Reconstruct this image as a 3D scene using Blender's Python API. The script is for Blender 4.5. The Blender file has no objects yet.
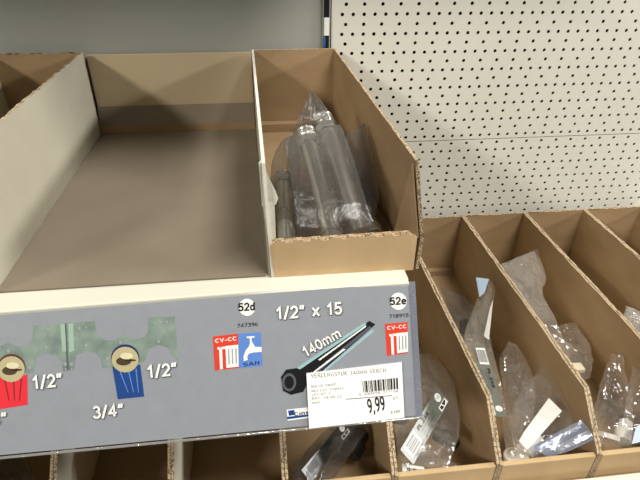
import bpy, bmesh, math, random
from mathutils import Vector, Matrix, noise
random.seed(7)
S = bpy.context.scene
COL = S.collection
H0 = 1.45                                   # eye height above the aisle floor

# ------------------------------------------------------------------ camera
F = 519.92
PITCH, YAW, ROLL = map(math.radians, (31.982, 7.051, 0.568))
cy, sy, cp, sp = math.cos(YAW), math.sin(YAW), math.cos(PITCH), math.sin(PITCH)
FW = Vector((sy*cp, cy*cp, -sp)); r0 = Vector((cy, -sy, 0)); u0 = r0.cross(FW)
RT = r0*math.cos(ROLL) + u0*math.sin(ROLL); UP = -r0*math.sin(ROLL) + u0*math.cos(ROLL)
cam = bpy.data.objects.new('camera', bpy.data.cameras.new('camera')); COL.objects.link(cam)
cam.data.sensor_width = 36; cam.data.lens = F/640*36; cam.data.clip_start = .01; cam.data.clip_end = 60
m = Matrix((RT, UP, -FW)).transposed().to_4x4(); m.translation = (0, 0, H0); cam.matrix_world = m
S.camera = cam

# ------------------------------------------------------------------ light
S.view_settings.view_transform = 'Standard'; S.view_settings.look = 'None'
S.view_settings.gamma = 1; S.view_settings.use_curve_mapping = False
S.view_settings.exposure = -0.1
W = bpy.data.worlds.new('world'); S.world = W; W.use_nodes = True
W.node_tree.nodes['Background'].inputs[0].default_value = (1, .96, .9, 1)
W.node_tree.nodes['Background'].inputs[1].default_value = .08
S.cycles.use_denoising = True
S.cycles.transparent_max_bounces = 24

def area(name, loc, target, size, power, color):
    L = bpy.data.lights.new(name, 'AREA'); L.shape = 'RECTANGLE'; L.size, L.size_y = size
    L.energy = power; L.color = color
    o = bpy.data.objects.new(name, L); COL.objects.link(o); o.location = loc
    o.rotation_euler = (Vector(target)-Vector(loc)).to_track_quat('-Z', 'Y').to_euler()
    return o
TG = (.1, .5, H0-.2)
area('ceiling_lamp_right', (4.0, -.35, H0+1.4), TG, (1.0, .3), 125, (1, .99, .95))
area('ceiling_lamp_left', (-3.0, -2.0, H0+2.0), TG, (1.0, .2), 105, (1, .95, .86))
area('ceiling_lamp_centre', (1.1, -.6, H0+2.5), TG, (1.4, .4), 112, (1, .97, .91))

# ------------------------------------------------------------------ measuring helpers
def ray(u, v): return FW + RT*((u-320)/F) - UP*((v-240)/F)
OFF = Vector((0, 0, H0))
def atz(u, v, z): d = ray(u, v); return d*(z/d.z) + OFF
def aty(u, v, y): d = ray(u, v); return d*(y/d.y) + OFF
def atx(u, v, x): d = ray(u, v); return d*(x/d.x) + OFF

# ------------------------------------------------------------------ materials
def new_mat(name):
    mt = bpy.data.materials.new(name); mt.use_nodes = True
    nt = mt.node_tree; b = nt.nodes['Principled BSDF']
    return mt, nt, b
def N(nt, t, **k):
    n = nt.nodes.new(t)
    for a, v in k.items(): setattr(n, a, v)
    return n
def lin(c):
    return tuple(((x/255)/12.92 if x <= 10 else ((x/255+.055)/1.055)**2.4) for x in c)+(1,)
def mottled(name, c1, c2, scale=12, rough=.8, bump=.0, bscale=300, spec=.3, metal=0, coat=0, stretch=None):
    mt, nt, b = new_mat(name)
    tc = N(nt, 'ShaderNodeTexCoord'); n = N(nt, 'ShaderNodeTexNoise'); n.inputs['Scale'].default_value = scale
    n.inputs['Detail'].default_value = 5
    src = tc.outputs['Object']
    if stretch:
        mp = N(nt, 'ShaderNodeMapping'); mp.inputs['Scale'].default_value = stretch
        nt.links.new(src, mp.inputs[0]); src = mp.outputs[0]
    nt.links.new(src, n.inputs['Vector'])
    r = N(nt, 'ShaderNodeValToRGB'); r.color_ramp.elements[0].position = .35; r.color_ramp.elements[1].position = .65
    r.color_ramp.elements[0].color = lin(c1); r.color_ramp.elements[1].color = lin(c2)
    nt.links.new(n.outputs['Fac'], r.inputs[0]); nt.links.new(r.outputs[0], b.inputs['Base Color'])
    b.inputs['Roughness'].default_value = rough; b.inputs['Specular IOR Level'].default_value = spec
    b.inputs['Metallic'].default_value = metal; b.inputs['Coat Weight'].default_value = coat
    b.inputs['Coat Roughness'].default_value = .08
    if bump:
        n2 = N(nt, 'ShaderNodeTexNoise'); n2.inputs['Scale'].default_value = bscale; nt.links.new(src, n2.inputs['Vector'])
        bp = N(nt, 'ShaderNodeBump'); bp.inputs['Strength'].default_value = bump; bp.inputs['Distance'].default_value = .001
        nt.links.new(n2.outputs['Fac'], bp.inputs['Height']); nt.links.new(bp.outputs[0], b.inputs['Normal'])
    return mt
KRAFT = mottled('kraft_cardboard', (148, 123, 92), (158, 133, 101), 14, .85, .15, 60, .2, stretch=(1, 1, 2.5))
KRAFT_PALE = mottled('pale_cardboard', (180, 174, 156), (188, 182, 165), 14, .85, .15, 80, .2)  # kraft made paler for the strong side light on the upper side walls
KRAFT_LIP = mottled('tan_cardboard', (190, 162, 122), (200, 172, 131), 14, .85, .15, 80, .2, stretch=(2, 1, 1))  # kraft lightened in colour for the front light on the lips
KRAFT_LIT = mottled('lit_kraft_cardboard', (206, 200, 180), (214, 208, 190), 14, .85, .15, 80, .2)  # kraft with light from the right put into its colour
KRAFT_TAN = mottled('light_tan_cardboard', (182, 164, 134), (190, 172, 142), 9, .85, .1, 80, .2)
KRAFT_GREY = mottled('greyish_cardboard', (128, 117, 101), (137, 126, 110), 9, .85, .15, 80, .2)
PAPER_WHITE = mottled('torn_white_paper', (226, 220, 204), (236, 231, 218), 40, .9, .3, 200, .2)
def flute_mat():
    mt, nt, b = new_mat('corrugated_edge')
    tc = N(nt, 'ShaderNodeTexCoord'); w = N(nt, 'ShaderNodeTexWave'); w.bands_direction = 'Y'
    w.inputs['Scale'].default_value = 75; w.inputs['Distortion'].default_value = 9; w.inputs['Detail Scale'].default_value = 6
    nt.links.new(tc.outputs['Object'], w.inputs['Vector'])
    r = N(nt, 'ShaderNodeValToRGB'); r.color_ramp.elements[0].color = lin((92, 72, 50)); r.color_ramp.elements[1].color = lin((196, 174, 142))
    r.color_ramp.elements[0].position = .08; r.color_ramp.elements[1].position = .4
    nt.links.new(w.outputs['Fac'], r.inputs[0]); nt.links.new(r.outputs[0], b.inputs['Base Color'])
    b.inputs['Roughness'].default_value = .9
    return mt
FLUTE = flute_mat()
CREAM = mottled('cream_powder_coat', (212, 210, 194), (217, 215, 200), 6, .45, .05, 400, .4)
PEG = mottled('cream_perforated_steel', (210, 208, 196), (215, 213, 202), 5, .5, .05, 500, .4)
GREY = mottled('grey_powder_coat', (150, 153, 146), (156, 158, 150), 4, .55, .05, 400, .3)
DARK = mottled('dark_void', (14, 13, 12), (20, 18, 16), 6, .9)
BLACKM = mottled('black_slot', (16, 16, 18), (24, 24, 26), 20, .5)
WHITEM = mottled('white_plastic', (222, 222, 214), (230, 230, 224), 20, .5)
BLUEP = mottled('blue_plastic', (44, 78, 130), (56, 92, 146), 20, .4)
CHROME = mottled('chrome', (214, 212, 206), (224, 222, 216), 30, .28, .0, 200, .5, .9)
BRASS = mottled('dull_nickel', (112, 104, 92), (128, 120, 106), 30, .28, .0, 200, .5, 1)
RUBBER = mottled('dark_rubber', (24, 23, 24), (34, 32, 32), 30, .5)
WHITE_CAP = mottled('milky_plastic', (214, 210, 200), (224, 220, 212), 30, .35)
AISLE = mottled('aisle_floor', (110, 106, 98), (122, 118, 110), 3, .5)

def ink(name, c, rough=.4, coat=.0):
    mt, nt, b = new_mat(name)
    n = N(nt, 'ShaderNodeTexNoise'); n.inputs['Scale'].default_value = 90
    tc = N(nt, 'ShaderNodeTexCoord'); nt.links.new(tc.outputs['Object'], n.inputs['Vector'])
    mx = N(nt, 'ShaderNodeMix', data_type='RGBA')
    a = lin(c); mx.inputs[6].default_value = tuple(x*.93 for x in a[:3])+(1,); mx.inputs[7].default_value = tuple(min(1, x*1.07) for x in a[:3])+(1,)
    nt.links.new(n.outputs['Fac'], mx.inputs[0]); nt.links.new(mx.outputs[2], b.inputs['Base Color'])
    b.inputs['Roughness'].default_value = rough; b.inputs['Coat Weight'].default_value = coat; b.inputs['Coat Roughness'].default_value = .1
    return mt
SHEET = ink('grey_print', (142, 145, 151), .35, .3)
I_WHITE = ink('white_print', (236, 236, 230)); I_BLACK = ink('black_print', (22, 22, 24)); I_SHADOW = ink('dark_grey_print', (84, 86, 94))
I_RED = ink('red_print', (214, 62, 44)); I_REDB = ink('bright_red_print', (222, 44, 56)); I_BLUE = ink('light_blue_print', (92, 132, 200)); I_DBLUE = ink('dark_blue_print', (28, 66, 128))
I_TEAL = ink('teal_print', (150, 184, 188)); I_NAVY = ink('navy_print', (30, 44, 92)); I_BRASS = ink('brass_print', (180, 170, 130)); I_TAN = ink('pale_tan_print', (214, 206, 170)); I_BROWN = ink('brown_print', (74, 58, 40))
I_STEEL = mottled('galvanised_print', (108, 124, 116), (138, 154, 142), 60, .4)
I_STEELL = ink('light_steel_print', (150, 176, 156)); I_GREYB = ink('mid_grey_print', (150, 152, 156)); I_RUST = ink('maroon_print', (90, 44, 40))
TICKET = ink('ticket_paper', (244, 243, 238), .5); TICKINK = ink('ticket_ink', (40, 38, 40)); TICKGREY = ink('ticket_faint_ink', (96, 92, 92))
TAG_SHADED = ink('shaded_tag', (60, 61, 56), .3); TAG = ink('grey_tag', (104, 107, 98), .3); TAGW = ink('white_tag', (226, 226, 220), .4)  # first one is the grey tag darkened in colour for shade

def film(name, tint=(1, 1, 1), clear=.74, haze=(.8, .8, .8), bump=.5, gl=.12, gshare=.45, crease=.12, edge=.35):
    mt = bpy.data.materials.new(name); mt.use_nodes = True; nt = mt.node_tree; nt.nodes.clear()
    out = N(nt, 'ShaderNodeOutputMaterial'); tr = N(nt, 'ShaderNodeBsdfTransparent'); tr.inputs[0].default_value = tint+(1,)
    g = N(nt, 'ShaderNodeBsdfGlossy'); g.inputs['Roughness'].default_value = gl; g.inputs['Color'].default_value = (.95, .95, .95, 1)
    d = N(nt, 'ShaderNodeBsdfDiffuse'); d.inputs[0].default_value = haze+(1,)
    tl = N(nt, 'ShaderNodeBsdfTranslucent'); tl.inputs[0].default_value = haze+(1,)
    tc = N(nt, 'ShaderNodeTexCoord'); n = N(nt, 'ShaderNodeTexNoise'); n.inputs['Scale'].default_value = 45; n.inputs['Detail'].default_value = 3
    n.inputs['Distortion'].default_value = 1.2
    nt.links.new(tc.outputs['Object'], n.inputs['Vector'])
    vo = N(nt, 'ShaderNodeTexVoronoi'); vo.inputs['Scale'].default_value = 42
    vm = N(nt, 'ShaderNodeVectorMath', operation='MULTIPLY_ADD'); vm.inputs[1].default_value = (.05, .05, .05)
    nt.links.new(n.outputs['Color'], vm.inputs[0]); nt.links.new(tc.outputs['Object'], vm.inputs[2]); nt.links.new(vm.outputs[0], vo.inputs['Vector'])
    ad = N(nt, 'ShaderNodeMath', operation='MULTIPLY_ADD'); ad.inputs[1].default_value = .8
    nt.links.new(vo.outputs['Distance'], ad.inputs[0]); nt.links.new(n.outputs['Fac'], ad.inputs[2])
    bp = N(nt, 'ShaderNodeBump'); bp.inputs['Strength'].default_value = bump; bp.inputs['Distance'].default_value = .010
    nt.links.new(ad.outputs[0], bp.inputs['Height'])
    nt.links.new(bp.outputs[0], g.inputs['Normal'])
    m1 = N(nt, 'ShaderNodeMixShader'); nt.links.new(d.outputs[0], m1.inputs[1]); nt.links.new(tl.outputs[0], m1.inputs[2])
    m2 = N(nt, 'ShaderNodeMixShader'); m2.inputs[0].default_value = gshare; nt.links.new(m1.outputs[0], m2.inputs[1]); nt.links.new(g.outputs[0], m2.inputs[2])
    lw = N(nt, 'ShaderNodeLayerWeight'); lw.inputs[0].default_value = .28
    mr = N(nt, 'ShaderNodeMapRange'); mr.inputs[3].default_value = 1-clear; mr.inputs[4].default_value = min(.85, 1-clear+edge)
    nt.links.new(lw.outputs['Facing'], mr.inputs[0])
    ve = N(nt, 'ShaderNodeTexVoronoi', feature='DISTANCE_TO_EDGE'); ve.inputs['Scale'].default_value = 36
    nt.links.new(vm.outputs[0], ve.inputs['Vector'])
    cr_ = N(nt, 'ShaderNodeMapRange'); cr_.inputs[1].default_value = 0; cr_.inputs[2].default_value = .035; cr_.inputs[3].default_value = crease; cr_.inputs[4].default_value = 0
    nt.links.new(ve.outputs['Distance'], cr_.inputs[0])
    sm = N(nt, 'ShaderNodeMath', operation='ADD', use_clamp=True); nt.links.new(mr.outputs[0], sm.inputs[0]); nt.links.new(cr_.outputs[0], sm.inputs[1])
    m3 = N(nt, 'ShaderNodeMixShader'); nt.links.new(sm.outputs[0], m3.inputs[0]); nt.links.new(tr.outputs[0], m3.inputs[1]); nt.links.new(m2.outputs[0], m3.inputs[2])
    nt.links.new(m3.outputs[0], out.inputs[0])
    return mt
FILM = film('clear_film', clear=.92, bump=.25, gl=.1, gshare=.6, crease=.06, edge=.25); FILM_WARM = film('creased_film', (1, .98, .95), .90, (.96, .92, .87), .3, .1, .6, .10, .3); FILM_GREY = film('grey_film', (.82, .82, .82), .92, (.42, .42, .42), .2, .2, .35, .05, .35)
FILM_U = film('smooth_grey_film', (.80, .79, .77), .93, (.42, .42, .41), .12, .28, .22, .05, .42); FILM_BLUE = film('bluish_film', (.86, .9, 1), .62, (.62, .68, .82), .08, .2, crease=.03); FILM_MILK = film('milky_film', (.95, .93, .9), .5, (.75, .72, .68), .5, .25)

# ------------------------------------------------------------------ object helpers
def tag(o, label=None, cat=None, group=None, kind=None):
    if label: o['label'] = label
    if cat: o['category'] = cat
    if group: o['group'] = group
    if kind: o['kind'] = kind
    return o
def link(name, me, mats, parent=None, smooth=False):
    o = bpy.data.objects.new(name, me); COL.objects.link(o)
    for mt in (mats if isinstance(mats, (list, tuple)) else [mats]): me.materials.append(mt)
    if parent is not None: o.parent = parent; o.matrix_parent_inverse = parent.matrix_world.inverted() if False else Matrix()
    if smooth:
        for p in me.polygons: p.use_smooth = True
    return o
def empty(name, loc=(0, 0, 0), label=None, cat=None, group=None):
    o = bpy.data.objects.new(name, None); COL.objects.link(o); o.location = loc; o.empty_display_size = .02
    return tag(o, label, cat, group)
def from_bm(bm, name):
    bmesh.ops.recalc_face_normals(bm, faces=bm.faces[:])
    me = bpy.data.meshes.new(name); bm.to_mesh(me); bm.free(); return me
def loc_of(parent): return Vector(parent.location) if parent is not None else Vector((0, 0, 0))
def box(name, a, b, mat, parent=None, bevel=0):
    """a, b: opposite corners, in the parent's own frame"""
    bm = bmesh.new(); bmesh.ops.create_cube(bm, size=1)
    a, b = Vector(a), Vector(b)
    for v in bm.verts: v.co = Vector(((v.co.x+.5)*(b.x-a.x)+a.x, (v.co.y+.5)*(b.y-a.y)+a.y, (v.co.z+.5)*(b.z-a.z)+a.z))
    if bevel: bmesh.ops.bevel(bm, geom=bm.edges[:], offset=bevel, segments=3, affect='EDGES', profile=.5)
    return link(name, from_bm(bm, name), mat, parent)
def extruded(name, pts, vec, mats, parent=None, rim=True):
    """a closed outline given real thickness; rim faces take the second material"""
    bm = bmesh.new(); vec = Vector(vec)
    A = [bm.verts.new(p) for p in pts]; B = [bm.verts.new(Vector(p)+vec) for p in pts]
    f1 = bm.faces.new(A); f2 = bm.faces.new(list(reversed(B))); n = len(A)
    for i in range(n):
        f = bm.faces.new((A[i], B[i], B[(i+1) % n], A[(i+1) % n])); f.material_index = 1 if rim and isinstance(mats, (list, tuple)) and len(mats) > 1 else 0
    bmesh.ops.triangulate(bm, faces=[f1, f2])
    return link(name, from_bm(bm, name), mats, parent)
def ragged(p, q, n, amp, axis):
    """points from p to q with a little raggedness along axis"""
    p, q, axis = Vector(p), Vector(q), Vector(axis); o = [p]
    for i in range(1, n): o.append(p.lerp(q, i/n) + axis*random.uniform(-amp, amp))
    return o
def copy_tree(o, parent=None):
    c = o.copy(); COL.objects.link(c)
    if parent is not None: c.parent = parent
    for ch in [x for x in COL.objects if x.parent == o]: copy_tree(ch, c)
    return c
def lathe(name, prof, p0, p1, mat, parent=None, seg=24, hexes=()):
    """prof: (distance from p0 along the axis, radius); hexes: ranges of profile made six sided"""
    base = loc_of(parent); p0 = Vector(p0)-base; p1 = Vector(p1)-base
    ax = (p1-p0).normalized(); q = ax.to_track_quat('Z', 'Y').to_matrix(); bm = bmesh.new(); rings = []
    for d, r in prof:
        hx = any(a <= d <= b for a, b in hexes); ring = []
        for k in range(seg):
            t = 2*math.pi*k/seg; rr = r
            if hx: rr = r*math.cos(math.pi/6)/math.cos((t % (math.pi/3))-math.pi/6)
            ring.append(bm.verts.new(p0 + q @ Vector((rr*math.cos(t), rr*math.sin(t), 0)) + ax*d))
        rings.append(ring)
    for a, b in zip(rings, rings[1:]):
        for k in range(seg): bm.faces.new((a[k], a[(k+1) % seg], b[(k+1) % seg], b[k]))
    bm.faces.new(rings[0]); bm.faces.new(rings[-1])
    return link(name, from_bm(bm, name), mat, parent, smooth=False)

# ------------------------------------------------------------------ structure
Z = lambda z: H0+z
YB, YP = .709, .7225
ZF = -.2572                                 # upper shelf surface
ZL = -.5256                                 # lower shelf surface
w = box('wall_back', (-1.0, YP, Z(-1.4)), (.0905, YP+.002, Z(.45)), GREY); tag(w, 'plain grey steel back panel', 'wall', kind='structure')
w = box('dark_backing_1', (-1.0, YP+.03, Z(-1.45)), (1.3, YP+.05, Z(.5)), DARK); tag(w, 'black sheet standing for the unlit space behind the back panels', 'wall', kind='structure')  # near-black sheet, paints the shade seen through the holes
w = box('floor', (-3, -3, -.02), (3.5, YP+.06, 0), AISLE); tag(w, 'aisle floor', 'floor', kind='structure')

# perforated panel with real holes
def perforated():
    q, v, s0, z0, rad = .01451, .0123, .1207, -.0973, .0024
    bm = bmesh.new(); xa, xb = .1016, .86
    seam = z0-15.5*v
    ztop, zbot = z0+22.5*v, -.60
    def quad(x1, x2, za, zb):
        vs = [bm.verts.new((x, YP, Z(z))) for x, z in ((x1, za), (x2, za), (x2, zb), (x1, zb))]; bm.faces.new(vs)
    r = -22
    while True:
        zc = z0-r*v; za, zb = zc+v/2, zc-v/2
        if zb < zbot: break
        if r == 16: za -= .0008
        sparse = r % 2 == 0; pitch = q*5/3 if sparse else q; first = s0 if sparse else s0-q/3
        x = first; quad(xa, first-pitch/2, za, zb)
        while x+pitch/2 < xb:
            n = 12; hw, hh = pitch/2, v/2
            inner = []; outer = []
            angs = sorted([2*math.pi*k/n for k in range(n)] )
            for t in angs: inner.append((x+rad*math.cos(t), zc+rad*math.sin(t)))
            corners = [(x+hw, za), (x-hw, za), (x-hw, zb), (x+hw, zb)]
            iv = [bm.verts.new((a, YP, Z(b))) for a, b in inner]; iv2 = [bm.verts.new((a, YP+.0015, Z(b))) for a, b in inner]
            cv = [bm.verts.new((a, YP, Z(b))) for a, b in corners]
            per = n//4
            for c in range(4):                 # corner c sits over the arc from angle c*90 to (c+1)*90
                for k in range(per): bm.faces.new((cv[c], iv[(c*per+k+1) % n], iv[(c*per+k) % n]))
                bm.faces.new((cv[c], cv[(c+1) % 4], iv[((c+1)*per) % n]))
            for k in range(n): bm.faces.new((iv[k], iv[(k+1) % n], iv2[(k+1) % n], iv2[k]))
            x += pitch
        quad(x-pitch/2, xb, za, zb)
        r += 1
    # seam edge folded back
    vs = [bm.verts.new(p) for p in ((xa, YP+.006, Z(seam+.0005)), (xb, YP+.006, Z(seam+.0005)), (xb, YP+.006, Z(seam-.0012)), (xa, YP+.006, Z(seam-.0012)))]
    bm.faces.new(vs)
    me = bpy.data.meshes.new('perforated_panel'); bm.normal_update()
    for f in bm.faces:
        if abs(f.normal.y) > .5 and f.normal.y > 0: f.normal_flip()
    bm.to_mesh(me); bm.free()
    return tag(link('perforated_panel', me, PEG), 'cream steel back panel full of small punched holes, right of the slotted post', 'panel', kind='structure')
perforated()

post = empty('upright_post', (.0945, YP, 0), 'slotted upright post between the plain grey panel and the perforated panel', 'post')
box('post_body', (-.0052, -.004, .01), (.0052, .02, Z(.45)), GREY, post, .0006)
for a, b, mt in ((-.09+.03, -.1123, BLACKM), (-.1345, -.175, BLACKM), (-.03, -.052, BLACKM)):
    box('slot', (-.0036, -.0046, Z(b)), (.0036, -.0038, Z(a)), mt, post)
box('plastic_clip', (-.0045, -.0062, Z(-.150)), (-.0012, -.0047, Z(-.136)), BLUEP, post, .0005)
box('spacer', (-.0032, -.0058, Z(-.1345)), (.0034, -.0047, Z(-.1123)), WHITEM, post, .0005)

# shelves
ts = empty('shade_shelf', (-.3, .635, Z(.10)), 'unseen cream metal shelf added above the tray to shade the grey panel', 'shelf')  # unseen shelf added for its shade, deep enough to darken the bins' backs
box('shelf_plate', (-.7, -.165, 0), (.4168, .084, .025), CREAM, ts, .001)
box('front_rail', (-.7, -.175, -.004), (.4168, -.1655, .028), CREAM, ts, .001)
sh = empty('upper_shelf', (-.2, .5, Z(ZF)), 'upper cream metal shelf carrying the empty tray, with a cream front rail', 'shelf')
box('shelf_plate', (-.75, -.165, -.028), (.3165, .219, -.0003), CREAM, sh, .001)
ra, rb = atz(0, 294, ZF), atz(405, 270, ZF)
fa, fb = atz(0, 313, ZF), atz(408, 280, ZF)
def ext(a, b, x): t = (x-a.x)/(b.x-a.x); return a.lerp(b, t)
XR = .1168
bm = bmesh.new()
P = [ext(ra, rb, -.9), ext(ra, rb, XR), ext(fa, fb, XR), ext(fa, fb, -.9)]
P = [Vector((p.x, p.y, Z(ZF)+.0012)) for p in P]
o = extruded('front_rail', [p-loc_of(sh) for p in P], (0, 0, -.012), CREAM, sh)
bv = o.modifiers.new('bevel', 'BEVEL'); bv.width = .0015; bv.segments = 3

ls = empty('lower_shelf', (.1, .5, Z(ZL)), 'lower cream metal shelf under the row of open cardboard bins', 'shelf')
box('shelf_plate', (-1.0, -.20, -.03), (1.1, .219, -.0005), CREAM, ls, .001)
box('front_rail', (-1.0, -.235, -.03), (1.1, -.2125, .040), CREAM, ls, .0015)

# ------------------------------------------------------------------ cardboard bins
T = .0027
def make_bin(loc, Wd, L, Hh, lip, cut, label, grp, ragged_amp=.0008, doublelip=.0055):
    root = empty('cardboard_bin', loc, label, 'cardboard box', grp)
    box('base', (T, doublelip, 0), (Wd-T, L-T, .0015), KRAFT, root)
    extruded('back_wall', [(0, L, 0), (Wd, L, 0)] + ragged((Wd, L, Hh), (0, L, Hh), 24, ragged_amp, (0, 0, 1)) + [(0, L, Hh)], (0, -T, 0), [KRAFT, FLUTE], root)
    for x in (0, Wd-T):
        pts = [(x, 0, 0), (x, L-T, 0)] + ragged((x, L-T, Hh), (x, cut, Hh), 50, ragged_amp, (0, 0, 1)) + ragged((x, cut, Hh), (x, 0, lip), 10, ragged_amp*1.3, (0, 1, 1))[0:] + [(x, 0, lip)]
        extruded('side_wall', pts, (T, 0, 0), [KRAFT, FLUTE], root)
    box('front_wall', (T+.0002, 0, 0), (Wd-T-.0002, doublelip, lip-.0015), KRAFT_LIP, root, .0012)
    box('rear_flap', (T, L-T-.010, .0016), (Wd-T, L-T-.0002, .012), KRAFT, root, .0006)
    return root
LB = [
 'shaded cardboard bin under the sign at the lower left corner of the photo',
 'empty shaded cardboard bin in the lower row, second from the left under the sign',
 'empty dark brown cardboard bin in the lower row, right of the pale-edged empty one',
 'cardboard bin in the lower row holding the dark bag below the price ticket',
 'open cardboard bin beside the sign end, holding the bag with the slanted grey tag',
 'open cardboard bin holding the bags with the white paper slip and the blue strip',
 'open cardboard bin holding the long twisted clear bag with the square crinkled top',
 'lower cardboard bin with one flat clear bag peeking out near the right edge',
 'lower cardboard bin cut off by the right photo edge, showing only its back corner']
PITCHX = .1056
X1 = .2175
YF = .2936
bins = []
proto = None
for i, lb in enumerate(LB):
    k = i-5                                  # left wall sits on divider k
    x = X1 + k*PITCHX
    if proto is None:
        proto = make_bin((x, YF, Z(ZL)), PITCHX-.0006, YB-YF, .1118, .0675, .0478, lb, 'cardboard bins in the lower row'); o = proto
    else:
        o = copy_tree(proto); o.location = (x, YF, Z(ZL)); o['label'] = lb
    bins.append(o)
    if i in (0, 1, 2, 3):                    # light from the right painted into their left walls as paler board
        for ch in COL.objects:
            if ch.parent == o and ch.name.startswith('side_wall') and min(v.co.x for v in ch.data.vertices) < .001:
                ch.data = ch.data.copy(); ch.data.materials[0] = KRAFT_LIT; ch['label'] = 'side wall painted paler for the light on it'

# left box on the upper shelf
def upper_bin(x):
    return make_bin((x, .352, Z(ZF)+.0002), .11, YB-.352, .1086, .048, .002, 'open cardboard bin on the upper shelf at the left edge, pale side showing', None)
lb = upper_bin(-.2148-.11)
for ch in COL.objects:
    if ch.parent == lb and ch.name.startswith('side_wall'): ch.data.materials[0] = KRAFT_PALE

# right box on the upper shelf, bulging open
UB = empty('cardboard_bin', (0, .3535, Z(ZF)+.0002), 'open cardboard bin of bagged chrome tubes on the upper shelf, front corner torn', 'cardboard box')
bo = loc_of(UB); YU = .3535
bl = Vector((-.0042, YB, Z(-.1488))); br = Vector((.1058, YB+.0012, Z(-.1488)))
def dn(p, z): return Vector((p.x, p.y, Z(z)))
fb0 = Vector((.003, YU, Z(ZF))); fl_top = aty(261.5, 163, YU); fl_lip = aty(268.5, 243, YU)
fr_top = aty(418.8, 160, YU); fr_mid = aty(423.6, 239, YU); fr_bot = Vector((.126, YU, Z(ZF)))
L_ = lambda pts: [Vector(p)-bo for p in pts]
def strip_wall(name, cols, vec, mats, parent):
    """a bent wall: columns of points from back to front, given thickness vec"""
    bm = bmesh.new(); vec = Vector(vec); A = [[bm.verts.new(p) for p in c] for c in cols]; B = [[bm.verts.new(p+vec) for p in c] for c in cols]
    nc, nr = len(cols), len(cols[0])
    for g in (A, B):
        for i in range(nc-1):
            for j in range(nr-1): bm.faces.new((g[i][j], g[i+1][j], g[i+1][j+1], g[i][j+1]))
    def rim(a, b, c, d): bm.faces.new((a, b, c, d)).material_index = 1
    for i in range(nc-1):
        rim(A[i][0], A[i+1][0], B[i+1][0], B[i][0]); rim(A[i][-1], A[i+1][-1], B[i+1][-1], B[i][-1])
    for j in range(nr-1):
        rim(A[0][j], A[0][j+1], B[0][j+1], B[0][j]); rim(A[-1][j], A[-1][j+1], B[-1][j+1], B[-1][j])
    return link(name, from_bm(bm, name), mats, parent)
def side_cols(back, ftop, fmid, fbot, jit=.0003):
    cols = []
    for i in range(41):
        t = i/40; k = t**2.2
        z1 = back.z+(ftop.z-back.z)*t + random.uniform(-jit, jit)
        y = back.y+(YU-back.y)*t
        xt = back.x+(ftop.x-back.x)*t
        fm, fb_ = fmid.x-ftop.x, fbot.x-ftop.x
        zm = z1 + (fmid.z-ftop.z); col = [Vector((xt+fb_*k, y, Z(ZF)+.0001)), Vector((xt+fm*k, y, zm)), Vector((xt+fm*k*.45, y, z1*.55+zm*.45)), Vector((xt, y, z1))]
        cols.append([c-bo for c in col])
    return cols
fl_bot = aty(271.5, 276, YU); fr_bot = aty(417.5, 277, YU)
strip_wall('side_wall', side_cols(bl, fl_top, fl_lip, fl_bot), (T, 0, 0), [KRAFT_PALE, PAPER_WHITE], UB)
strip_wall('side_wall', side_cols(br, fr_top, fr_mid, fr_bot), (-T, 0, 0), [KRAFT, FLUTE], UB)
extruded('back_wall', L_([dn(bl, ZF), dn(br, ZF), br, bl]), (0, -T, 0), [KRAFT, FLUTE], UB)
extruded('base', L_([(.003, YU+.003, Z(ZF)+.0001), (.123, YU+.003, Z(ZF)+.0001), (br.x-T, YB-T, Z(ZF)+.0001), (bl.x+T, YB-T, Z(ZF)+.0001)]), (0, 0, .0015), KRAFT, UB)
box('rear_flap', L_([(bl.x+T, YB-T-.013, Z(ZF)+.0017)])[0], L_([(br.x-T, YB-T, Z(ZF)+.013)])[0], KRAFT, UB, .0006)
# front wall with perforation teeth
p0, p1 = aty(269.8, 243, YU-.0005), aty(417.5, 233.6, YU-.0005)
pts = [Vector((p0.x+.003, YU, Z(ZF))), Vector((p0.x, YU, p0.z-.003)), Vector((p0.x+.0012, YU, p0.z-.0005))]
nt_ = 8
for i in range(nt_):
    for s_, dz in ((.1, .0), (.14, .0016), (.6, .0018), (.64, .0)):
        t = (i+s_)/nt_; q = p0.lerp(p1, t*.97+.02); q.z += dz; pts.append(q)
pts += [Vector((p1.x, YU, p1.z-.003)), Vector((p1.x, YU, Z(ZF)))]
extruded('front_wall', L_([p-Vector((0, .0012, 0)) for p in pts]), (0, .0045, 0), [KRAFT_LIP, FLUTE], UB)
extruded('corner_flap', L_([aty(262.5, 204, YU+.004), aty(274.5, 202, YU+.004), aty(276, 238, YU+.004), aty(269, 244, YU+.004)]), (0, .001, 0), [PAPER_WHITE, PAPER_WHITE], UB)['label'] = 'pale torn inner flap'
pts = [aty(u, v, YU+.002+.0004*i) for i, (u, v) in enumerate(((258.5, 163), (261, 160), (264, 163), (266, 172), (270, 181), (275, 191), (277.5, 198), (275, 204), (270, 206), (266, 203), (262, 206), (260.5, 185)))]
extruded('torn_strip', L_(pts), (0.0006, -.0008, 0), [PAPER_WHITE, PAPER_WHITE], UB)['label'] = 'torn white paper strip'
inx = .112
tabp = [aty(416, 163, YU+.0005)-Vector((.0022, 0, 0)), aty(422, 238, YU+.0005)-Vector((.0026, 0, 0)), aty(411, 237, YU+.004), aty(394, 236, YU+.022)]
extruded('inner_tab', L_(tabp), (-.0012, 0, 0), [KRAFT, KRAFT], UB)

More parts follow.
